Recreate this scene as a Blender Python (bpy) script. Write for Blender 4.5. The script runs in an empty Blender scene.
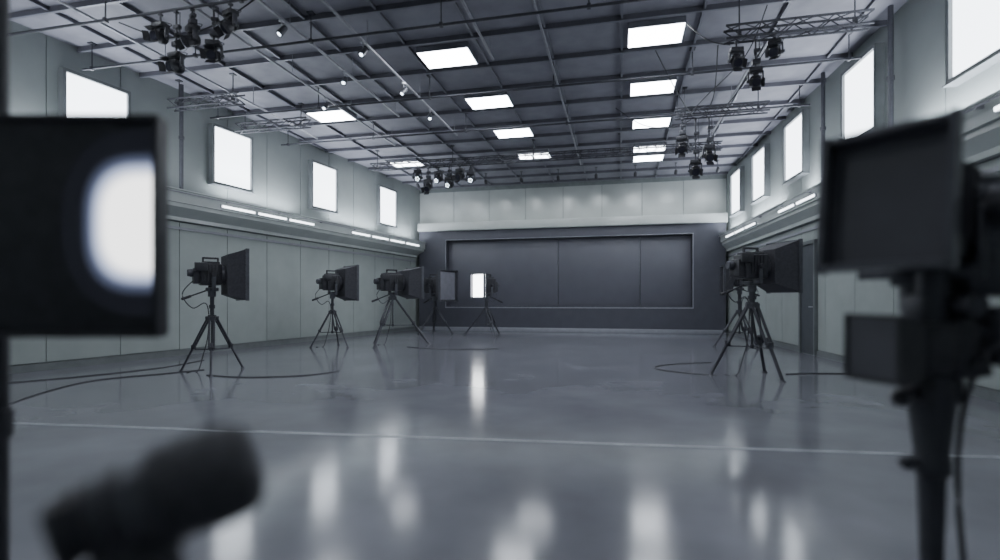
import bpy, bmesh, math, random
from mathutils import Vector, Matrix
random.seed(7)
C = bpy.context.scene.collection

# ------------------------------------------------------------------ materials
def mat(name, col, rough=.5, metal=0, var=.1, scale=6, bump=0, bscale=60, emit=0, ecol=None, rvar=0, spec=.5):
    m = bpy.data.materials.new(name); m.use_nodes = True
    nt = m.node_tree; N = nt.nodes; L = nt.links
    b = N['Principled BSDF']
    tc = N.new('ShaderNodeTexCoord')
    nz = N.new('ShaderNodeTexNoise'); nz.inputs['Scale'].default_value = scale
    nz.inputs['Detail'].default_value = 5
    L.new(tc.outputs['Object'], nz.inputs['Vector'])
    r = N.new('ShaderNodeValToRGB')
    r.color_ramp.elements[0].position = .3; r.color_ramp.elements[1].position = .7
    r.color_ramp.elements[0].color = (*[c*(1-var) for c in col], 1)
    r.color_ramp.elements[1].color = (*[min(1, c*(1+var)) for c in col], 1)
    L.new(nz.outputs['Fac'], r.inputs['Fac'])
    L.new(r.outputs['Color'], b.inputs['Base Color'])
    b.inputs['Roughness'].default_value = rough
    b.inputs['Metallic'].default_value = metal
    b.inputs['Specular IOR Level'].default_value = spec
    if rvar:
        mr = N.new('ShaderNodeMapRange')
        mr.inputs['To Min'].default_value = rough-rvar; mr.inputs['To Max'].default_value = rough+rvar
        L.new(nz.outputs['Fac'], mr.inputs['Value']); L.new(mr.outputs['Result'], b.inputs['Roughness'])
    if bump:
        n2 = N.new('ShaderNodeTexNoise'); n2.inputs['Scale'].default_value = bscale
        L.new(tc.outputs['Object'], n2.inputs['Vector'])
        bp = N.new('ShaderNodeBump'); bp.inputs['Strength'].default_value = bump
        bp.inputs['Distance'].default_value = .01
        L.new(n2.outputs['Fac'], bp.inputs['Height']); L.new(bp.outputs['Normal'], b.inputs['Normal'])
    if emit:
        b.inputs['Emission Color'].default_value = (*(ecol or col), 1)
        b.inputs['Emission Strength'].default_value = emit
    return m

M_floor = mat('polished_concrete', (.205,.21,.24), .14, 0, .20, 1.0, .045, 5, rvar=.04, spec=.55)
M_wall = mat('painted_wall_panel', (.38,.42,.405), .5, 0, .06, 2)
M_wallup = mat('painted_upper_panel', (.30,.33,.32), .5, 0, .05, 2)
M_seam = mat('panel_seam', (.23,.255,.255), .7)
M_backup = mat('glossy_pale_panel', (.50,.53,.515), .28, 0, .10, 1)
M_ceil = mat('ceiling_panel', (.275,.275,.315), .6, 0, .12, 3)
M_beam = mat('dark_beam', (.14,.14,.165), .5, .1)
M_flange = mat('beam_flange', (.22,.225,.26), .4, .2)
M_black = mat('black_plastic', (.042,.042,.050), .42, 0, .2, 20, .1, 200)
M_fabric = mat('black_fabric', (.058,.058,.070), .7, 0, .2, 30, .2, 300)
M_metal = mat('dark_metal', (.11,.113,.13), .35, .4, .15, 12)
M_rig = mat('rig_metal', (.07,.072,.085), .45, .3, .15, 12)
M_rail = mat('rail_metal', (.34,.345,.38), .4, .3, .12, 12)
M_steel = mat('grey_steel', (.50,.51,.55), .35, .4, .12, 12)
M_frame = mat('window_frame_paint', (.18,.195,.20), .45)
M_ledge = mat('ledge_paint', (.52,.56,.545), .18, 0, .06, 2)
M_surr = mat('charcoal_laminate', (.088,.09,.112), .45, 0, .07, 3)
M_screen = mat('display_panel_grey', (.128,.13,.158), .4, 0, .05, 2)
M_trimgrey = mat('trim_light_grey', (.34,.35,.39), .4)
M_door = mat('door_paint', (.08,.09,.10), .5)
M_diffoff = mat('diffuser_off', (.085,.085,.10), .5)
M_diffgrey = mat('diffuser_grey', (.24,.24,.28), .5)
M_line = mat('floor_line_paint', (.48,.50,.54), .35, 0, .2, 6)
M_foam = mat('foam', (.065,.065,.075), .8, 0, .3, 60, .6, 260)
M_glass = mat('lens_glass', (.04,.04,.06), .05, 0, .1, 5)
COOL = (.88,.93,1)
M_sky = mat('light_panel_glow', (.9,.9,.9), .5, emit=19, ecol=COOL)
M_win = mat('window_glow', (.9,.9,.9), .5, emit=6, ecol=(.85,.92,1))
M_tube = mat('tube_glow', (.9,.9,.9), .5, emit=6, ecol=(.88,.95,1))
M_soft = mat('softbox_glow', (.9,.9,.9), .5, emit=9, ecol=(.95,.97,1))
M_bulb = mat('bulb_glow', (.9,.9,.9), .5, emit=9, ecol=(.75,.87,1))
# flood lamp: luminous face whose output falls off from its centre to its rim
M_flood = bpy.data.materials.new('flood_glow'); M_flood.use_nodes = True
_n = M_flood.node_tree.nodes; _l = M_flood.node_tree.links; _b = _n['Principled BSDF']
_tc = _n.new('ShaderNodeTexCoord'); _mp = _n.new('ShaderNodeMapping')
_mp.inputs['Location'].default_value = (-.29/.215, 0, -1.452/.24); _mp.inputs['Scale'].default_value = (1/.215, 0, 1/.24)
_sx = _n.new('ShaderNodeSeparateXYZ')
_l.new(_tc.outputs['Object'], _mp.inputs['Vector']); _l.new(_mp.outputs['Vector'], _sx.inputs[0])
def _math(op, a, bb=None):
    m_ = _n.new('ShaderNodeMath'); m_.operation = op
    for i_, v_ in enumerate((a, bb)):
        if v_ is None: continue
        if isinstance(v_, (int, float)): m_.inputs[i_].default_value = v_
        else: _l.new(v_, m_.inputs[i_])
    return m_.outputs[0]
_px = _math('POWER', _math('ABSOLUTE', _sx.outputs['X']), 2.8); _pz = _math('POWER', _math('ABSOLUTE', _sx.outputs['Z']), 2.8)
_d = _math('POWER', _math('ADD', _px, _pz), 1/2.8)
_r = _n.new('ShaderNodeValToRGB'); e = _r.color_ramp.elements
e[0].position = .60; e[0].color = (1, 1, 1, 1); e[1].position = 1.0; e[1].color = (.001, .001, .002, 1)
x = e.new(.75); x.color = (.26, .30, .42, 1)
x = e.new(.87); x.color = (.03, .036, .06, 1)
_l.new(_d, _r.inputs['Fac'])
_l.new(_r.outputs['Color'], _b.inputs['Emission Color']); _b.inputs['Emission Strength'].default_value = 3.0
_b.inputs['Base Color'].default_value = (.05, .05, .06, 1)

# ------------------------------------------------------------------ mesh builder
def align(d):
    return Vector(d).normalized().to_track_quat('Z', 'Y').to_matrix().to_4x4()

class B:
    def __init__(s, M=None):
        s.bm = bmesh.new(); s.M = M.copy() if M else Matrix(); s.mi = 0
    def _fin(s, verts):
        fs = set()
        for v in verts:
            for f in v.link_faces: fs.add(f)
        for f in fs: f.material_index = s.mi
    def box(s, c, size, rot=None, bev=0):
        T = s.M @ Matrix.Translation(c) @ (rot or Matrix()) @ Matrix.Diagonal((*size, 1))
        r = bmesh.ops.create_cube(s.bm, size=1, matrix=T)
        vs = r['verts']
        if bev:
            es = list({e for v in vs for e in v.link_edges})
            rr = bmesh.ops.bevel(s.bm, geom=es, offset=bev, segments=2, profile=.5, affect='EDGES')
            for f in rr['faces']: f.material_index = s.mi
            vs = list({v for f in rr['faces'] for v in f.verts})
        s._fin(vs); return s
    def bx(s, x0, x1, y0, y1, z0, z1, bev=0):
        return s.box(((x0+x1)/2, (y0+y1)/2, (z0+z1)/2), (abs(x1-x0), abs(y1-y0), abs(z1-z0)), bev=bev)
    def cyl(s, p1, p2, r1, r2=None, seg=16):
        p1 = Vector(p1); p2 = Vector(p2); d = p2-p1
        T = s.M @ Matrix.Translation((p1+p2)/2) @ align(d)
        r = bmesh.ops.create_cone(s.bm, cap_ends=True, segments=seg, radius1=r1, radius2=r1 if r2 is None else r2, depth=d.length, matrix=T)
        s._fin(r['verts']); return s
    def sph(s, c, r, sc=(1,1,1), seg=16):
        T = s.M @ Matrix.Translation(c) @ Matrix.Diagonal((*sc, 1))
        q = bmesh.ops.create_uvsphere(s.bm, u_segments=seg, v_segments=max(6, seg//2), radius=r, matrix=T)
        s._fin(q['verts']); return s
    def lathe(s, p, d, prof, seg=28):
        T = s.M @ Matrix.Translation(p) @ align(d)
        rings = []
        for h, r in prof:
            rings.append([s.bm.verts.new(T @ Vector((r*math.cos(2*math.pi*k/seg), r*math.sin(2*math.pi*k/seg), h))) for k in range(seg)])
        for a, b in zip(rings, rings[1:]):
            for k in range(seg):
                f = s.bm.faces.new((a[k], a[(k+1)%seg], b[(k+1)%seg], b[k])); f.material_index = s.mi
        for rg in (rings[0][::-1], rings[-1]):
            f = s.bm.faces.new(rg); f.material_index = s.mi
        return s
    def poly(s, pts, thick_vec):
        t = Vector(thick_vec)
        a = [s.bm.verts.new(s.M @ Vector(p)) for p in pts]
        b = [s.bm.verts.new(s.M @ (Vector(p)+t)) for p in pts]
        n = len(pts)
        fs = [s.bm.faces.new(a[::-1]), s.bm.faces.new(b)]
        for k in range(n): fs.append(s.bm.faces.new((a[k], a[(k+1)%n], b[(k+1)%n], b[k])))
        for f in fs: f.material_index = s.mi
        return s
    def tube(s, pts, r, seg=8, sub=6):
        P = [Vector(p) for p in pts]; Q = []
        for i in range(len(P)-1):
            p0 = P[max(0, i-1)]; p1 = P[i]; p2 = P[i+1]; p3 = P[min(len(P)-1, i+2)]
            for k in range(sub):
                t = k/sub
                Q.append(.5*((2*p1)+(p2-p0)*t+(2*p0-5*p1+4*p2-p3)*t*t+(3*p1-p0-3*p2+p3)*t**3))
        Q.append(P[-1]); rings = []
        for i, q in enumerate(Q):
            d = (Q[min(i+1, len(Q)-1)]-Q[max(i-1, 0)]).normalized()
            u = d.cross(Vector((0, 0, 1)))
            if u.length < .05: u = d.cross(Vector((0, 1, 0)))
            u.normalize(); w = d.cross(u)
            rings.append([s.bm.verts.new(s.M @ (q+r*(math.cos(2*math.pi*k/seg)*u+math.sin(2*math.pi*k/seg)*w))) for k in range(seg)])
        for a, b in zip(rings, rings[1:]):
            for k in range(seg):
                f = s.bm.faces.new((a[k], a[(k+1)%seg], b[(k+1)%seg], b[k])); f.material_index = s.mi
        for rg in (rings[0][::-1], rings[-1]):
            f = s.bm.faces.new(rg); f.material_index = s.mi
        return s
    def hood(s, x0, a, b, x1, A, Bh, t=.012):
        def ring(x, p, q): return [s.bm.verts.new(s.M @ Vector(v)) for v in ((x,-p,-q),(x,p,-q),(x,p,q),(x,-p,q))]
        o0 = ring(x0, a, b); o1 = ring(x1, A, Bh); i1 = ring(x1, A-t, Bh-t); i0 = ring(x0+t, a-t, b-t)
        fs = []
        for p, q in ((o0, o1), (o1, i1), (i1, i0)):
            for k in range(4): fs.append(s.bm.faces.new((p[k], p[(k+1)%4], q[(k+1)%4], q[k])))
        fs.append(s.bm.faces.new(o0[::-1])); fs.append(s.bm.faces.new(i0))
        for f in fs: f.material_index = s.mi
        return s
    def out(s, name, mats, parent=None, loc=None, **props):
        bmesh.ops.recalc_face_normals(s.bm, faces=s.bm.faces[:])
        me = bpy.data.meshes.new(name); s.bm.to_mesh(me); s.bm.free()
        for m in (mats if isinstance(mats, (list, tuple)) else [mats]): me.materials.append(m)
        me.polygons.foreach_set('use_smooth', [True]*len(me.polygons))
        me.set_sharp_from_angle(angle=math.radians(35))
        o = bpy.data.objects.new(name, me); C.objects.link(o)
        if parent: o.parent = parent
        if loc: o.location = loc
        for k, v in props.items(): o[k] = v
        return o

def root(name, loc, yaw, label, category, group=None):
    e = bpy.data.objects.new(name, None); C.objects.link(e)
    e.empty_display_size = .2; e.location = loc; e.rotation_euler = (0, 0, yaw)
    e['label'] = label; e['category'] = category
    if group: e['group'] = group
    return e

# ------------------------------------------------------------------ room
H = 5.75; Y0 = -3.0; YB = 20.0
def XL(y): return -10.472+.1236*y
def XR(y): return 4.74-.05*y
aL = math.atan2(1, .1236); aR = math.atan2(1, -.05)
ML = Matrix.Translation((XL(0), 0, 0)) @ Matrix.Rotation(aL, 4, 'Z') @ Matrix.Diagonal((1, -1, 1, 1))
MR = Matrix.Translation((XR(0), 0, 0)) @ Matrix.Rotation(aR, 4, 'Z')
kL = math.hypot(1, .1236); kR = math.hypot(1, .05)
S = dict(kind='structure')

b = B(); b.bx(-11.3, 5.2, Y0-.2, YB+.2, -.15, 0); b.out('floor', M_floor, **S)
b = B(); b.bx(-11.3, 5.2, Y0-.2, YB+.2, H, H+.15); b.out('ceiling', M_ceil, **S)
b = B(); b.bx(-11.3, 5.2, Y0-.2, Y0, 0, H); b.out('wall_front', M_wall, **S)

def side_wall(nm, M, k, s0, s1):
    b = B(M); b.mi = 1
    b.bx(s0, s1, -.15, 0, 0, H)
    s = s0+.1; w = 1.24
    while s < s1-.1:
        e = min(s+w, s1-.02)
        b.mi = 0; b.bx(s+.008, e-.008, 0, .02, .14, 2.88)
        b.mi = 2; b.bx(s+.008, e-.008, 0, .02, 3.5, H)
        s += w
    return b.out(nm, [M_wall, M_seam, M_wallup], **S)
side_wall('wall_left', ML, kL, Y0*kL, YB*kL-.03)
side_wall('wall_right', MR, kR, Y0*kR, YB*kR-.03)

tn = [0]
def trim(b, m, **kw):
    tn[0] += 1
    return b.out('trim_%d' % tn[0], m, **S)

LD = {'left': .48, 'right': .32}
for nm, M, k in (('left', ML, kL), ('right', MR, kR)):
    b = B(M); b.bx(Y0*k, YB*k-.03, .02, .05, 0, .12); b.out('baseboard_'+nm, M_frame, **S)
    b = B(M)
    d = LD[nm]
    pts = [(Y0*k, .02, 3.47), (Y0*k, d, 3.47), (Y0*k, d, 3.22), (Y0*k, d-.05, 3.22), (Y0*k, d-.05, 3.14), (Y0*k, .12, 2.98), (Y0*k, .12, 2.9), (Y0*k, .02, 2.9)]
    b.poly(pts, ((YB-Y0)*k-.4, 0, 0))
    b.bx(Y0*k, YB*k-.4, .02, d+.04, 3.47, 3.50)
    trim(b, M_ledge)
    b = B(M); b.cyl((Y0*k, d+.07, 3.42), (YB*k-.45, d+.07, 3.42), .012)
    s = Y0*k+.5
    while s < YB*k-.5:
        b.bx(s-.02, s+.02, d, d+.08, 3.40, 3.44); s += 1.6
    trim(b, M_rail)
    b = B(M); b.bx(Y0*k, YB*k-.4, .02, .05, 2.72, 2.78); trim(b, M_trimgrey)

# windows
wn = [0]
def window(M, sc, w, z0, z1, lab):
    wn[0] += 1
    b = B(M); f = .055; d = .16
    b.bx(sc-w/2-f, sc-w/2, .02, d, z0-f, z1+f); b.bx(sc+w/2, sc+w/2+f, .02, d, z0-f, z1+f)
    b.bx(sc-w/2, sc+w/2, .02, d, z0-f, z0); b.bx(sc-w/2, sc+w/2, .02, d, z1, z1+f)
    b.bx(sc-w/2-f-.02, sc+w/2+f+.02, .02, d+.03, z0-f-.02, z0-f)
    o = b.out('window_%d' % wn[0], M_frame, label=lab, category='window', **S)
    b = B(M); b.bx(sc-w/2, sc+w/2, .08, .11, z0, z1)
    b.out('window_pane', M_win, parent=o)
for y0, y1 in ((7.1, 8.3), (10.15, 11.25), (13.4, 14.6), (16.9, 18.0)):
    window(ML, (y0+y1)/2*kL, 1.06, 3.93, 5.2, 'square frosted bright window in grey frame')
for yc in (7.4, 10.35, 13.35, 15.95, 18.35):
    window(MR, yc*kR, 1.1, 4.08, 5.38, 'square frosted bright window in grey frame')

# door on the right wall
b = B(MR); dc = 12.75*kR
b.bx(dc-.44, dc-.37, .02, .09, 0, 2.5); b.bx(dc+.37, dc+.44, .02, .09, 0, 2.5); b.bx(dc-.44, dc+.44, .02, .09, 2.43, 2.5)
dr = b.out('door_1', M_frame, label='plain dark grey single door in frame', category='door', **S)
b = B(MR); b.bx(dc-.37, dc+.37, .02, .05, .01, 2.43); b.out('door_leaf', M_door, parent=dr)
b = B(MR); b.cyl((dc-.3, .05, 1.05), (dc-.3, .10, 1.05), .012); b.cyl((dc-.3, .10, 1.05), (dc-.18, .10, 1.05), .012)
b.out('door_handle', M_steel, parent=dr)

# back wall
b = B(); b.mi = 1
b.bx(XL(YB)-.2, XR(YB)+.2, YB, YB+.2, 0, H)
x = XL(YB)+.02; n = 8; w = (XR(YB)-XL(YB)-.04)/n
for i in range(n):
    b.mi = 0; b.bx(x+i*w+.010, x+(i+1)*w-.010, YB-.02, YB, 4.15, 5.55)
b.out('wall_back', [M_backup, M_seam], **S)

# display wall
dw = root('display_wall', (-2.14, 19.98, 0), 0, 'charcoal display wall with recessed grey screen panels', 'screen wall')
ox = 2.14
SX0, SX1 = -7.85, 3.62; OX0, OX1 = -6.72, 2.52; OZ0, OZ1 = .93, 3.56
def W(b): b.M = Matrix.Translation((ox, -19.98, 0)); return b
b = W(B()); yf, yb = 19.6, 19.98
b.bx(SX0, OX0, yf, yb, .14, 3.93); b.bx(OX1, SX1, yf, yb, .14, 3.93)
b.bx(OX0, OX1, yf, yb, .14, OZ0); b.bx(OX0, OX1, yf, yb, OZ1, 3.93)
b.out('surround', M_surr, parent=dw)
b = W(B()); b.bx(SX0-.02, SX1+.05, yf-.14, yb, 3.93, 4.24, .01); b.out('top_ledge', M_backup, parent=dw)
b = W(B()); b.bx(SX0, SX1, yf-.1, yb, .0, .14, .01); b.out('plinth', M_trimgrey, parent=dw)
b = W(B())
b.bx(OX0-.03, OX1+.03, yf-.02, yf, OZ0-.04, OZ0); b.bx(OX1, OX1+.03, yf-.02, yf, OZ0, OZ1)
b.bx(OX0-.02, OX0, yf-.02, yf, OZ0, OZ1); b.bx(OX0-.02, OX1+.03, yf-.02, yf, OZ1, OZ1+.02)
b.out('screen_trim', M_trimgrey, parent=dw)
xs = [OX0, -2.3, .72, OX1]
for i in range(3):
    b = W(B()); b.bx(xs[i]+.012, xs[i+1]-.012, 19.86, 19.94, OZ0+.01, OZ1-.01, .006); b.out('screen_panel', M_screen, parent=dw)
b = W(B()); b.bx(OX0, OX1, yf+.05, yf+.22, OZ0, OZ0+.05); b.out('screen_shelf', M_surr, parent=dw)

# ceiling grid
PITCH = 1.12; YC = 9.1
def xb(y): return XL(y)+.03, XR(y)-.03
for k in range(-10, 10):
    y = YC+PITCH*(k+.5)
    if y > YB-.1 or y < Y0: continue
    x0, x1 = xb(y); b = B()
    b.bx(x0, x1, y-.015, y+.015, H-.08, H); b.mi = 1; b.bx(x0, x1, y-.022, y+.022, H-.09, H-.08)
    trim(b, [M_beam, M_flange])
for k in range(-9, 4):
    x = .65+1.24*(k-.5)
    ye = YB-.05; ys0 = Y0+.05
    if x < XL(YB): ye = (x+10.472)/.1236-.3
    if x < XL(Y0): continue
    if x > XR(YB)-.1: ye = 18.5
    if ye < 1: continue
    b = B(); b.bx(x-.015, x+.015, ys0, ye, H-.05, H); b.mi = 1; b.bx(x-.020, x+.020, ys0, ye, H-.06, H-.05)
    trim(b, [M_beam, M_flange])

# ceiling light panels
def sky(x, y, w=.88, l=.64):
    o = root('ceiling_light_panel', (x, y, H), 0, 'bright rectangular light panel set in grey ceiling grid', 'ceiling light', 'ceiling light panels')
    b = B(); t = .012; z0 = -.11
    b.bx(-w/2-t, w/2+t, -l/2-t, -l/2, z0, 0); b.bx(-w/2-t, w/2+t, l/2, l/2+t, z0, 0)
    b.bx(-w/2-t, -w/2, -l/2, l/2, z0, 0); b.bx(w/2, w/2+t, -l/2, l/2, z0, 0)
    b.out('frame', M_flange, parent=o)
    b = B(); b.bx(-w/2, w/2, -l/2, l/2, z0-.005, z0+.03); b.out('diffuser', M_sky, parent=o)
P_ = lambda k: YC+PITCH*k
for k, x in ((0, .58), (2, .66), (4, .76), (6, .84), (7, .86)): sky(x, P_(k))
for k, x in ((0, -3.09), (2, -2.86), (4, -2.76), (6, -2.58)): sky(x, P_(k), .94)
for k in (2, 6): sky(-6.79, P_(k), .94)
for x in (.65, -3.07, -6.79):
    for k in (-7, -4): sky(x, P_(k))

# linear lights on ledges
def linear(M, s, d, ln):
    P = M @ Vector((s, d, 3.30))
    o = root('linear_light', P, 0, 'slim glowing linear light along wall ledge', 'wall light', 'linear lights along the ledges')
    T = Matrix.Translation(-P) @ M
    b = B(T); b.bx(s-ln/2, s+ln/2, d, d+.03, 3.27, 3.35); b.out('housing', M_steel, parent=o)
    b = B(T); b.bx(s-ln/2+.03, s+ln/2-.03, d+.03, d+.05, 3.285, 3.33); b.out('glowing_tube', M_tube, parent=o)
for s in (8.1, 10.6, 11.65, 12.7, 15.4, 16.5, 17.6, 18.7): linear(ML, s, LD['left'], .98)
for s in (6.4, 8.9, 12.1, 13.2, 16.0, 17.1, 18.2): linear(MR, s, LD['right'], .98)

# cove uplights added to brighten the ceiling, hidden on top of the ledges
for M, k, d in ((ML, kL, LD['left']), (MR, kR, LD['right'])):
    for yc in (-.5, 3.5, 7.5, 11.5, 15.5, 18.5):
        ln = 2.6 if yc < 18 else 1.6
        s = yc*k
        P = M @ Vector((s, d*.6, 3.5))
        ang = math.atan2((M @ Vector((1, 0, 0))-M @ Vector((0, 0, 0))).y, (M @ Vector((1, 0, 0))-M @ Vector((0, 0, 0))).x)
        o = root('fill_uplight', P, ang, 'long low cove uplight added unseen on the wall ledge', 'wall light', 'cove uplights added on the ledges')
        b = B(); b.bx(-ln/2, ln/2, -.05, .05, 0, .012); b.bx(-ln/2, ln/2, -.055, -.045, 0, .05); b.bx(-ln/2, ln/2, .045, .055, 0, .05)
        b.out('housing', M_steel, parent=o)
        ld = bpy.data.lights.new('fill', 'AREA'); ld.shape = 'RECTANGLE'; ld.size = ln-.05; ld.size_y = .07; ld.energy = 23*ln; ld.color = (.84, .90, 1)
        lo = bpy.data.objects.new('fill_lamp', ld); C.objects.link(lo); lo.parent = o; lo.location = (0, 0, .03); lo.rotation_euler = (math.pi, 0, 0)

# ------------------------------------------------------------------ overhead rig
def batten(y, x0, x1, z, truss=False):
    lab = 'dark lattice lighting truss hung under the ceiling' if truss else 'thin dark lighting pipe hung under the ceiling'
    o = root('lighting_truss' if truss else 'lighting_pipe', ((x0+x1)/2, y, z), 0, lab, 'truss' if truss else 'pipe')
    h = (x1-x0)/2; b = B()
    if truss:
        g = .09
        for yy, zz in ((-g, -g), (g, -g), (-g, g), (g, g)): b.cyl((-h, yy, zz), (h, yy, zz), .018, seg=8)
        n = max(2, int(2*h/.22)); st = 2*h/n
        for i in range(n):
            xa = -h+i*st; xc = xa+st; s = 1 if i % 2 else -1
            for yy in (-g, g): b.cyl((xa, yy, -g*s), (xc, yy, g*s), .009, seg=6)
            for zz in (-g, g): b.cyl((xa, -g*s, zz), (xc, g*s, zz), .009, seg=6)
    else:
        b.cyl((-h, 0, 0), (h, 0, 0), .020, seg=12)
    b.out('pipe', M_rig, parent=o)
    n = max(2, int(2*h/2.2)+1)
    for i in range(n):
        xx = -h+.2+(2*h-.4)*i/(n-1)
        b = B(); b.cyl((xx, 0, .02), (xx, 0, H-z), .010, seg=8); b.box((xx, 0, 0), (.05, .06, .06)); b.box((xx, 0, H-z-.01), (.1, .1, .02))
        b.out('hanger_rod', M_rig, parent=o)
for y, z in ((5.9, 5.15), (7.35, 5.3), (9.95, 5.3), (12.1, 5.3)):
    batten(y, XL(y)+.25, XR(y)-.25, z)
batten(8.2, 1.5, 3.4, 5.1, True)
batten(10.7, -8.9, -7.0, 5.3, True)
batten(14.6, -7.4, 2.6, 5.25, True)
batten(11.75, 1.15, 3.0, 5.2, True)
batten(9.0, -9.1, -7.4, 5.25, True)

def track(x, y0, y1, z, spots):
    o = root('ceiling_track', (x, (y0+y1)/2, z), 0, 'grey metal lighting track running under the ceiling', 'lighting track')
    h = (y1-y0)/2
    b = B(); b.bx(-.018, .018, -h, h, -.018, .018, .004); b.out('rail', M_rail, parent=o)
    n = int(2*h/2.5)+2
    for i in range(n):
        yy = -h+.2+(2*h-.4)*i/(n-1)
        b = B(); b.cyl((0, yy, .02), (0, yy, H-z), .007, seg=8); b.out('hanger_rod', M_rail, parent=o)
    for ys_ in spots:
        r = root('track_spotlight', (x, ys_, z-.018), random.uniform(-1, 1), 'small spotlight clipped to a ceiling track', 'spotlight', 'small track spotlights')
        b = B(); b.cyl((0, 0, 0), (0, 0, -.08), .012, seg=8); b.box((0, 0, -.01), (.05, .08, .03)); b.out('bracket', M_steel, parent=r)
        b = B(); b.lathe((0, .06, -.09), (0, -.6, -.8), [(0, .03), (.02, .045), (.14, .05), (.16, .055)], 18); b.out('lamp_housing', M_metal, parent=r)
        b = B(); b.lathe((0, .06, -.09), (0, -.6, -.8), [(.155, .03), (.166, .03)], 18); b.out('bulb', M_bulb, parent=r)
track(-4.0, 3, 12.5, 5.34, (7.6, 9.2, 10.6))
track(-4.9, 3, 11.0, 5.38, (6.8, 8.6))
track(-1.2, 3, 16.5, 5.45, ())
track(-5.9, 4, 13.0, 5.36, (9.6,))
track(-7.6, 5, 12.0, 5.36, ())
track(2.3, 9.4, 16.5, 5.46, (14.9,))
track(-2.2, 3, 9.0, 5.48, ())

def moving_head(x, y, ztop, yaw, tilt, sc=1, lit=False, drop=0, lab='black moving-head stage light hanging from rig'):
    o = root('moving_head_light', (x, y, ztop), yaw, lab, 'stage light', 'hanging stage lights')
    o.scale = (sc,)*3
    b = B()
    b.cyl((0, 0, 0), (0, 0, -.08-drop), .02); b.box((0, 0, -.03), (.07, .09, .055), bev=.01)
    if drop > .15:
        b.cyl((.08, .02, -.03), (.08, .02, -.09-drop), .008, seg=8); b.box((0, 0, -.05-drop*.5), (.07, .07, .06), bev=.01)
        b.box((.02, 0, -.06-drop*.8), (.18, .14, .12), bev=.015)
        b.box((.03, 0, -.06-drop*.35), (.15, .1, .08), bev=.01)
    b.out('clamp', M_rig, parent=o)
    z = -.08-drop
    b = B(); b.box((0, 0, z-.05), (.3, .22, .11), bev=.02); b.box((.1, -.115, z-.05), (.07, .02, .05)); b.out('base_housing', M_black, parent=o)
    b = B(); b.box((-.16, 0, z-.22), (.035, .1, .26), bev=.01); b.box((.16, 0, z-.22), (.035, .1, .26), bev=.01); b.box((0, 0, z-.115), (.34, .1, .03))
    for s in (-1, 1): b.cyl((s*.17, 0, z-.3), (s*.205, 0, z-.3), .035, seg=12)
    b.out('yoke', M_rig, parent=o)
    d = Vector((0, -math.cos(tilt), -math.sin(tilt)))
    c = Vector((0, 0, z-.3))
    b = B(); b.lathe(c-d*.16, d, [(0, .06), (.03, .1), (.14, .12), (.2, .11), (.24, .12), (.33, .125), (.34, .105)], 20)
    for k in range(4): b.lathe(c-d*(.10-.03*k), d, [(0, .128), (.012, .128)], 20)
    q = align(d)
    b.M = Matrix.Translation(c) @ q; b.box((0, .12, -.03), (.12, .06, .16), bev=.01)
    b.out('lamp_head', M_black, parent=o)
    if lit:
        b = B()
        for k in range(5):
            a = k*2*math.pi/5; qq = q @ Vector((.06*math.cos(a), .06*math.sin(a), 0))
            b.lathe(c+d*.172+qq, d, [(0, .026), (.015, .02)], 12)
        b.out('lens', M_bulb, parent=o)
    else:
        b = B(); b.lathe(c+d*.172, d, [(0, .1), (.015, .09)], 20); b.out('lens', M_glass, parent=o)
        for s in (-1, 1):
            b = B(Matrix.Translation(c+d*.21) @ q); b.box((0, s*.14, .03), (.2, .006, .13), rot=Matrix.Rotation(-s*.45, 4, 'X')); b.out('barn_door', M_black, parent=o)
            b = B(Matrix.Translation(c+d*.21) @ q); b.box((s*.14, 0, .03), (.006, .2, .13), rot=Matrix.Rotation(s*.45, 4, 'Y')); b.out('barn_door', M_black, parent=o)
    b = B(); b.tube([(.1, .1, z-.03), (.16, .14, z+.03), (.1, .08, z+.05), (.03, .03, z+.06)], .008); b.out('cable', M_black, parent=o)
for x, dd in ((-6.14, .15), (-5.88, .85), (-5.62, .3), (-5.28, .7), (-5.02, .1)):
    moving_head(x, 5.9, 5.128, random.uniform(-.6, .6), random.uniform(.2, 1.1), .62, False, dd)
for i in range(6): moving_head(-5.90+.33*i, 14.6, 5.142, random.uniform(-.3, .3), random.uniform(.2, .6), .76, lit=i in (0, 2, 3, 5), drop=(.0, .4, .1, .35, .05, .2)[i])
for x, dr_ in ((1.66, .1), (1.92, .62), (2.18, .0)): moving_head(x, 8.2, 4.99, random.uniform(-.5, .5), random.uniform(.2, .9), .6, False, dr_)
for i, (x, dr_) in enumerate(((1.30, .45), (1.57, 1.15), (1.84, .75))): moving_head(x, 11.75, 5.09, random.uniform(-.4, .4), random.uniform(.2, .9), .74, False, dr_)

def swag(pts, lab='thin black cable slung between rig and ceiling'):
    P = [Vector(p) for p in pts]; c = P[0].copy()
    b = B(); b.tube([p-c for p in P], .010, 6, 8)
    b.out('hanging_cable', M_black, loc=c, label=lab, category='cable', group='cables slung in the rig')
swag([(-6.9, 5.95, 5.12), (-6.2, 6.1, 4.9), (-5.4, 6.2, 5.1), (-4.6, 6.4, 5.7)])
swag([(1.6, 8.32, 5.0), (1.3, 8.5, 5.2), (1.0, 8.9, 5.74)])
swag([(1.5, 11.9, 5.1), (1.1, 12.0, 5.0), (.5, 12.3, 5.2), (-.1, 12.6, 5.74)])
swag([(1.5, 11.6, 5.1), (1.3, 10.9, 5.0), (1.0, 10.2, 5.15), (.6, 9.75, 5.74)])
swag([(2.0, 11.6, 5.1), (2.2, 10.8, 5.2), (2.6, 9.5, 5.74)])
swag([(1.75, 11.6, 5.1), (1.8, 10.9, 5.25), (1.7, 9.9, 5.74)])
swag([(1.4, 11.6, 5.1), (1.6, 10.6, 5.1), (2.0, 9.2, 5.2), (2.2, 8.6, 5.74)])

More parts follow.
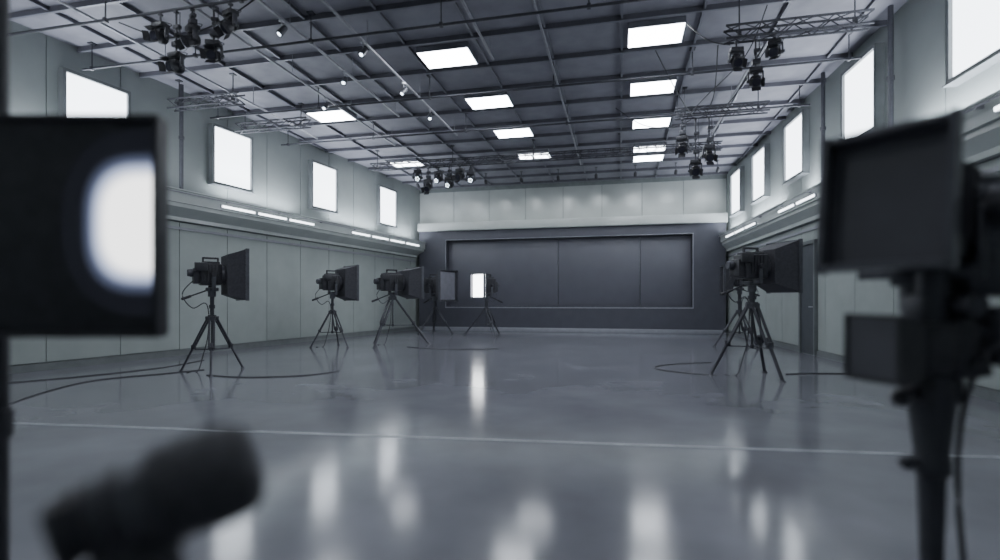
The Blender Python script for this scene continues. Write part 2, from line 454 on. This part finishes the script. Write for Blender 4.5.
# vertical poles standing on the ledges
for P in ((XL(9.2)+.3, 9.2), (XR(11.6)-.2, 11.6), (XR(9.2)-.2, 9.2)):
    o = root('support_pole', (*P, 3.5), 0, 'grey vertical pole between ledge and ceiling', 'pole', 'support poles')
    b = B(); b.cyl((0, 0, 0), (0, 0, H-3.5), .038); b.out('tube', M_metal, parent=o)
    b = B(); b.cyl((0, 0, 0), (0, 0, .03), .07); b.cyl((0, 0, 1.1), (0, 0, 1.16), .055); b.out('base_flange', M_metal, parent=o)

# wall-washing spots above the display wall
for x in (-7.3, -6.0, -4.7, -3.4, -2.1, -.8, .5, 1.8, 3.1):
    r = root('wall_washer_light', (x, 18.1, H-.175), 0, 'small black wall-washer spotlight on the ceiling', 'spotlight', 'wall washer spotlights')
    b = B(); b.cyl((0, 0, .17), (0, 0, -.1), .012, seg=8); b.box((0, 0, .16), (.08, .08, .02)); b.out('bracket', M_metal, parent=r)
    b = B(); b.lathe((0, -.08, -.08), (0, .8, -.6), [(0, .03), (.03, .05), (.16, .055)], 18); b.out('lamp_housing', M_black, parent=r)
    ld = bpy.data.lights.new('washer', 'SPOT'); ld.energy = 50; ld.spot_size = math.radians(72); ld.spot_blend = 1; ld.color = (.90, .96, 1); ld.shadow_soft_size = .1
    lo = bpy.data.objects.new('spot_lamp', ld); C.objects.link(lo); lo.parent = r; lo.location = (0, .07, -.22)
    lo.rotation_euler = Vector((0, 1.6, -1.15)).to_track_quat('-Z', 'Y').to_euler()

# ------------------------------------------------------------------ tripod lights
def tripod(o, apex, spread, top, heavy=1.0, rot=0.0):
    for k in range(3):
        a = rot+k*2*math.pi/3; ca, sa = math.cos(a), math.sin(a); t = (-sa, ca)
        b = B(); g = .03*heavy
        f = Vector((ca*spread, sa*spread, .02)); tp = Vector((ca*.06, sa*.06, apex)); mid = tp.lerp(f, .55)
        for s in (-1, 1):
            off = Vector((t[0]*g*s, t[1]*g*s, 0))
            b.cyl(tp+off, mid+off, .014*heavy, seg=10)
        b.cyl(tp.lerp(f, .45), f, .016*heavy, seg=10)
        b.box(mid, (.05*heavy, .05*heavy, .06*heavy), rot=Matrix.Rotation(a, 4, 'Z'), bev=.006)
        b.box(tp, (.06, .09*heavy, .06), rot=Matrix.Rotation(a, 4, 'Z'), bev=.008)
        b.cyl((f.x, f.y, 0), (f.x, f.y, .035), .032*heavy, .018, seg=14)
        b.out('tripod_leg', M_rig, parent=o)
    b = B(); z = apex*.42; r = spread*(1-.42)*.97
    b.cyl((0, 0, z-.03), (0, 0, z+.03), .03, seg=12)
    for k in range(3):
        a = rot+k*2*math.pi/3
        b.cyl((0, 0, z), (math.cos(a)*r, math.sin(a)*r, z), .009, seg=8)
    b.out('leg_spreader', M_rig, parent=o)
    b = B(); b.cyl((0, 0, z), (0, 0, apex), .018, seg=12); b.cyl((0, 0, apex-.05), (0, 0, apex+.05), .065*heavy, .055*heavy, seg=20)
    b.cyl((0, 0, apex), (0, 0, top), .028*heavy, seg=14); b.cyl((0, 0, (apex+top)/2-.03), (0, 0, (apex+top)/2+.03), .04*heavy, seg=14)
    b.out('center_column', M_rig, parent=o)

def head(o, zc, hoodw, hoodh, hoodd, lit=False, tilt=0, M0=None, bl=.26, bs=1.25, ratio=.8, dmat=None):
    SC = Matrix.Scale(bs, 4)
    M = (M0 or Matrix()) @ Matrix.Translation((0, 0, zc)) @ Matrix.Rotation(-tilt, 4, 'Y') @ SC
    bz = (M0 or Matrix()) @ Matrix.Translation((0, 0, zc)) @ SC
    hoodw /= bs; hoodh /= bs; hoodd /= bs
    b = B(bz); b.cyl((0, 0, -.30), (0, 0, -.22), .05, seg=20); b.box((0, 0, -.2), (.15, .11, .05), bev=.01); b.box((0, 0, -.185), (.06, .3, .03), bev=.008)
    for s in (-1, 1): b.box((0, s*.155, -.09), (.05, .018, .22), bev=.006)
    yk = b.out('yoke', M_metal, parent=o)
    for s in (-1, 1):
        b = B(bz); b.cyl((0, s*.165, 0), (0, s*.2, 0), .032, seg=12); b.out('knob', M_black, parent=yk)
    b = B(bz); b.cyl((-.05, .05, -.21), (-.34, .1, -.33), .01, seg=10); b.cyl((-.24, .083, -.29), (-.35, .102, -.334), .018, seg=12); b.out('pan_handle', M_black, parent=yk)
    b = B(M); b.box((-.02, 0, 0), (bl, .26, .29), bev=.025)
    b.box((-.02, 0, .155), (bl*.8, .18, .04), bev=.01)
    for k in range(5): b.box((-.1+k*.04, 0, .02), (.012, .285, .22))
    b.box((-bl/2-.05, 0, -.02), (.09, .2, .21), bev=.015)
    bd = b.out('lamp_body', M_black, parent=o)
    b = B(M); b.box((-.02, 0, .225), (.2, .03, .025), bev=.008); b.box((-.11, 0, .19), (.02, .03, .08)); b.box((.07, 0, .19), (.02, .03, .08)); b.out('handle', M_black, parent=bd)
    b = B(M); b.lathe((-bl/2-.09, .03, .02), (-1, 0, 0), [(0, .05), (.03, .055), (.05, .048), (.06, .05), (.07, .04)], 18); b.out('control_dial', M_metal, parent=bd)
    b = B(M); b.box((-bl/2-.02, -.145, .1), (.15, .03, .11), bev=.008); b.cyl((-bl/2-.02, -.12, .02), (-bl/2-.02, -.12, .1), .01, seg=8); b.out('side_monitor', M_black, parent=bd)
    b = B(M); b.lathe((bl/2-.04, 0, 0), (1, 0, 0), [(0, .12), (.05, .125), (.07, .11)], 24); b.out('speed_ring', M_metal, parent=bd)
    x0 = bl/2+.02; x1 = x0+hoodd
    b = B(M); b.hood(x0, hoodw/2*ratio, hoodh/2*ratio, x1, hoodw/2, hoodh/2); b.out('softbox_hood', M_fabric, parent=o)
    b = B(M); t = .018
    for s in (-1, 1):
        b.box((x1+.005, s*(hoodw/2-.005), 0), (.045, t, hoodh+.02)); b.box((x1+.005, 0, s*(hoodh/2-.005)), (.045, hoodw, t))
    hf = b.out('hood_rim', M_metal, parent=o)
    b = B(M); b.box((x1-.03, 0, 0), (.008, hoodw*.94, hoodh*.94)); b.out('diffuser', M_soft if lit else (dmat or M_diffoff), parent=hf)

def studio_light(x, y, yaw, zc, hw, hh, hd, label, apex=.9, spread=.53, lit=False, tilt=0, rot=0, heavy=1.0, group='tripod studio lights', bl=.26, cable=True, bs=1.25, ratio=.85, dmat=None):
    o = root('studio_light', (x, y, 0), yaw, label, 'studio light', group)
    tripod(o, apex, spread, zc-.28*bs, heavy, rot)
    head(o, zc, hw, hh, hd, lit, tilt, bl=bl, bs=bs, ratio=ratio, dmat=dmat)
    if cable:
        b = B(); b.tube([(-.25, .02, zc-.08), (-.42, .06, zc-.32), (-.28, .03, zc-.55), (-.1, .03, zc-.47), (-.05, .0, zc-.65), (-.06, .02, .6), (-.12, .05, .3), (-.2, .1, .012), (-.35, .2, .012)], .008)
        b.out('power_cable', M_black, parent=o)
    return o
D = math.radians
studio_light(-6.62, 7.36, D(50), 1.62, .82, .84, .27, 'black softbox light on tripod with looping cable', rot=D(20), bs=1.22, ratio=.78, heavy=1.15)
studio_light(-7.17, 12.0, D(54), 1.64, .78, .90, .3, 'black softbox light on tripod near the wall', rot=D(50), bs=1.35, ratio=.78, heavy=1.2)
studio_light(-5.92, 12.9, D(46), 1.66, 1.05, .84, .34, 'black softbox light on wide heavy tripod', spread=.95, apex=1.25, heavy=1.8, rot=D(-20), bl=.34, bs=1.5, ratio=.78)
studio_light(-6.45, 17.6, D(-16), 1.70, 1.1, 1.1, .3, 'softbox light with dull grey face on tripod', rot=D(10), spread=.68, bs=1.8, ratio=.6, dmat=M_diffgrey, heavy=1.7)
studio_light(-4.42, 17.1, D(-122), 1.68, .66, .84, .14, 'softbox light on tripod with glowing white face', lit=True, rot=D(70), spread=.75, bs=1.7, heavy=1.7)
studio_light(2.02, 8.85, D(24), 1.72, .72, .80, .34, 'black softbox light on wide splayed tripod', spread=.60, apex=1.12, heavy=1.6, rot=D(35), bl=.3, bs=1.3, ratio=.66)
studio_light(2.95, 14.2, D(180), 1.72, .5, .7, .2, 'black lamp on tripod by the display wall', spread=.6, rot=D(0), heavy=1.5)

# foreground twin-head rig
o = root('twin_head_studio_light', (1.04, 2.07, 0), D(13), 'tall black column stand with large hooded lamp and smaller lamp', 'studio light')
b = B(); b.lathe((0, 0, 0), (0, 0, 1), [(.1, .03), (.3, .034), (.6, .042), (.61, .055), (.66, .055), (.67, .05), (.86, .07), (1.0, .06), (1.3, .045)], 24)
b.cyl((0, 0, .65), (-.09, -.02, .65), .014); b.sph((-.1, -.02, .65), .025)
b.out('column', M_rig, parent=o)
for k in range(4):
    a = D(45)+k*math.pi/2
    b = B(); b.cyl((.03*math.cos(a), .03*math.sin(a), .14), (.4*math.cos(a), .4*math.sin(a), .09), .022); b.cyl((.4*math.cos(a), .4*math.sin(a), .05), (.4*math.cos(a), .4*math.sin(a), .1), .015)
    c_ = Vector((.4*math.cos(a), .4*math.sin(a), .035)); t_ = Vector((-math.sin(a), math.cos(a), 0))*.014; b.cyl(c_-t_, c_+t_, .035)
    b.out('wheeled_leg', M_rig, parent=o)
b = B(); b.box((.06, .02, 1.16), (.24, .12, .12), bev=.03); b.cyl((.1, .03, 1.12), (.1, .03, 1.28), .05); b.cyl((.08, .0, 1.12), (.22, -.05, 1.05), .035); b.box((.2, -.03, 1.08), (.12, .13, .2), bev=.03); b.cyl((.05, .14, 1.18), (.05, -.12, 1.18), .035)
b.box((.15, 0, 1.27), (.16, .14, .12), bev=.02)
b.out('mounting_bracket', M_rig, parent=o)
head(o, 1.50, .37, .46, .12, tilt=D(6), M0=Matrix.Translation((.02, .08, 0)) @ Matrix.Rotation(D(214), 4, 'Z'), bl=.27, bs=1.12, ratio=.72)
b = B(); b.box((.18, .03, 1.48), (.16, .2, .22), bev=.03); b.box((.19, .03, 1.61), (.12, .12, .05), bev=.015); b.box((.2, .0, 1.35), (.14, .14, .1), bev=.02)
b.lathe((.175, -.06, 1.51), (.25, -1, 0), [(0, .075), (.03, .08), (.035, .070), (.07, .072), (.075, .084), (.13, .084), (.135, .07)], 28)
cb = b.out('camera_body', M_metal, parent=o)
b = B(); b.lathe((.175, -.06, 1.51), (.25, -1, 0), [(.130, .066), (.138, .060)], 28); b.out('lens', M_glass, parent=cb)
b = B(); T = Matrix.Translation((-.07, -.02, 1.04)) @ Matrix.Rotation(D(190), 4, 'Z')
b.M = T; b.hood(.05, .08, .09, .18, .105, .112); b.box((-.02, 0, 0), (.16, .16, .17), bev=.02); b.box((-.12, .02, 0), (.09, .13, .2), bev=.02)
lh = b.out('lower_lamp', M_black, parent=o)
b = B(T); b.box((.168, 0, 0), (.01, .195, .21)); b.out('diffuser', M_diffoff, parent=lh)
b = B(); b.box((0, 0, .90), (.15, .12, .11), bev=.03); b.cyl((0, 0, .90), (-.13, -.03, .87), .02); b.sph((-.13, -.03, .87), .03); b.cyl((0, 0, .95), (.12, -.08, .99), .04); b.out('clamp_collar', M_black, parent=o)
b = B(); b.tube([(.2, -.05, 1.42), (.27, -.1, 1.25), (.2, -.1, 1.1), (.1, -.08, 1.0), (.06, -.05, .8), (.05, -.05, .5), (.08, -.08, .012)], .009); b.out('power_cable', M_black, parent=o)

# foreground flood panel
o = root('flood_light_panel', (-1.81, 1.33, 0), D(13), 'large black light panel with half-round glowing lamp on stand', 'studio light')
def PM(): return B(Matrix.Translation((0, 0, 1.445)))
b = PM(); w, h = .335, .37
b.bx(-w, w, .03, .08, -h, h, .015)
b.bx(-w, -w+.02, .01, .04, -h, h, .005); b.bx(w-.02, w, .01, .04, -h, h, .005); b.bx(-w, w, .01, .04, h-.02, h, .005); b.bx(-w, w, .01, .04, -h, -h+.02, .005)
hs = b.out('housing', M_black, parent=o)
def dpoly(xc, rx, rz, xr, zc, y, p=2.3):
    pts = []
    for k in range(29):
        a = math.pi*.5+math.pi*k/28
        c, s_ = math.cos(a), math.sin(a)
        pts.append((xc+rx*math.copysign(abs(c)**(2/p), c), y, zc+rz*math.copysign(abs(s_)**(2/p), s_)))
    pts.append((xr, y, zc-rz)); pts.insert(0, (xr, y, zc+rz))
    return pts
b = PM(); b.poly(dpoly(.285, .275, .31, .313, .012, .018), (0, .010, 0)); b.out('lamp_face', M_flood, parent=o)
b = PM()
for k in range(7): b.box((-.2+k*.06, .09, 0), (.02, .03, .5))
b.box((-.2, .12, -.1), (.3, .06, .2), bev=.01); b.out('heat_sink', M_metal, parent=hs)
b = B(); b.cyl((-.37, .2, .0), (-.37, .2, 2.4), .030); b.box((-.34, .17, 1.4), (.12, .12, .12), bev=.01); b.cyl((-.37, .2, .7), (-.37, .2, .8), .042); b.out('stand_pole', M_black, parent=o)
b = B(); b.lathe((-.37, .2, 0), (0, 0, 1), [(0, .28), (.03, .28), (.05, .1), (.1, .05)], 32); b.out('stand_base', M_metal, parent=o)

# foreground microphone
p0 = Vector((-.80, .60, .860)); p1 = Vector((-.59, .758, .93)); d = (p1-p0); Lm = d.length; d.normalize()
base = Vector((-.725, .655, 0))
o = root('microphone', base, 0, 'fat black foam-covered microphone on a short stand', 'microphone')
q0 = p0-base
b = B(); b.lathe(q0+d*(Lm*.42), d, [(0, .054), (.010, .070), (.03, .076), (.04, .076), (.042, .073), (.048, .073), (.05, .077), (.10, .078), (.13, .074), (.148, .064), (.156, .048), (.158, .02)], 36); b.out('windscreen', M_foam, parent=o)
b = B(); b.lathe(q0+d*.02, d, [(0, .040), (.02, .048), (.06, .055), (.1, .063), (.12, .058)], 28); b.out('microphone_body', M_metal, parent=o)
b = B(); b.lathe(q0+d*.035, d, [(0, .058), (.012, .058)], 28); b.lathe(q0+d*.07, d, [(0, .065), (.01, .065)], 28); b.out('body_ring', M_black, parent=o)
b = B(); b.box(q0+d*.01, (.10, .10, .035), rot=align(d), bev=.015); b.out('rear_connector', M_black, parent=o)
zt = .80
b = B(); b.lathe((0, 0, 0), (0, 0, 1), [(0, .16), (.015, .16), (.03, .05), (.04, .035), (.7, .035), (zt, .05)], 32); b.out('stand', M_rig, parent=o)
b = B(); b.box((0, 0, zt), (.10, .09, .08), bev=.015); b.cyl((0, 0, zt), (0, 0, zt+.07), .05); b.cyl((.02, -.02, zt), (.085, -.05, zt-.01), .022); b.out('clip', M_black, parent=o)

# ------------------------------------------------------------------ floor items
b = B(); a0 = Vector((XL(3.4)+.1, 3.45, .0)); a1 = Vector((XR(4.8)-.1, 4.87, .0))
dv = (a1-a0).normalized(); nv = Vector((-dv.y, dv.x, 0))*.022
b.poly([a0-nv, a1-nv, a1+nv, a0+nv], (0, 0, .003))
b.out('floor_marking', M_line, label='pale painted line across the polished floor', category='floor marking')

def cable(pts, lab, r=.008):
    P = [Vector((x, y, r)) for x, y in pts]; c = P[0].copy(); c.z = 0
    b = B(); b.tube([p-c for p in P], r, 8, 10)
    b.out('floor_cable', M_black, loc=c, label=lab, category='cable')
cable([(-6.6, 4.2), (-7.3, 5.3), (-7.6, 6.2), (-7.2, 7.0), (-6.95, 7.55)], 'black cable snaking over the floor to a tripod')
cable([(-8.9, 5.2), (-8.2, 6.4), (-7.9, 7.6), (-8.1, 8.8)], 'black cable lying along the wall')
cable([(-6.4, 7.0), (-5.6, 6.95), (-4.9, 7.3), (-4.6, 7.9)], 'short black cable trailing from a tripod')
cable([(-5.3, 12.4), (-4.4, 12.0), (-3.4, 12.1), (-2.9, 12.4)], 'black cable trailing across the floor')
cable([(1.5, 8.8), (1.0, 9.0), (.6, 9.5), (.9, 10.1), (1.7, 10.6)], 'black cable looping beside a tripod')
cable([(2.6, 9.2), (3.2, 9.4), (4.1, 9.6)], 'black cable running to the wall')

# ------------------------------------------------------------------ world + camera
w = bpy.data.worlds.new('w'); bpy.context.scene.world = w; w.use_nodes = True
w.node_tree.nodes['Background'].inputs[0].default_value = (.3, .35, .45, 1); w.node_tree.nodes['Background'].inputs[1].default_value = .3
cd = bpy.data.cameras.new('cam'); co = bpy.data.objects.new('camera', cd); C.objects.link(co)
co.location = (0, 0, 1.2); co.rotation_euler = (D(90), 0, D(13))
cd.sensor_width = 36; cd.lens = 18.72; cd.shift_y = .02; cd.clip_start = .05
cd.dof.use_dof = True; cd.dof.focus_distance = 11; cd.dof.aperture_fstop = .5
bpy.context.scene.camera = co
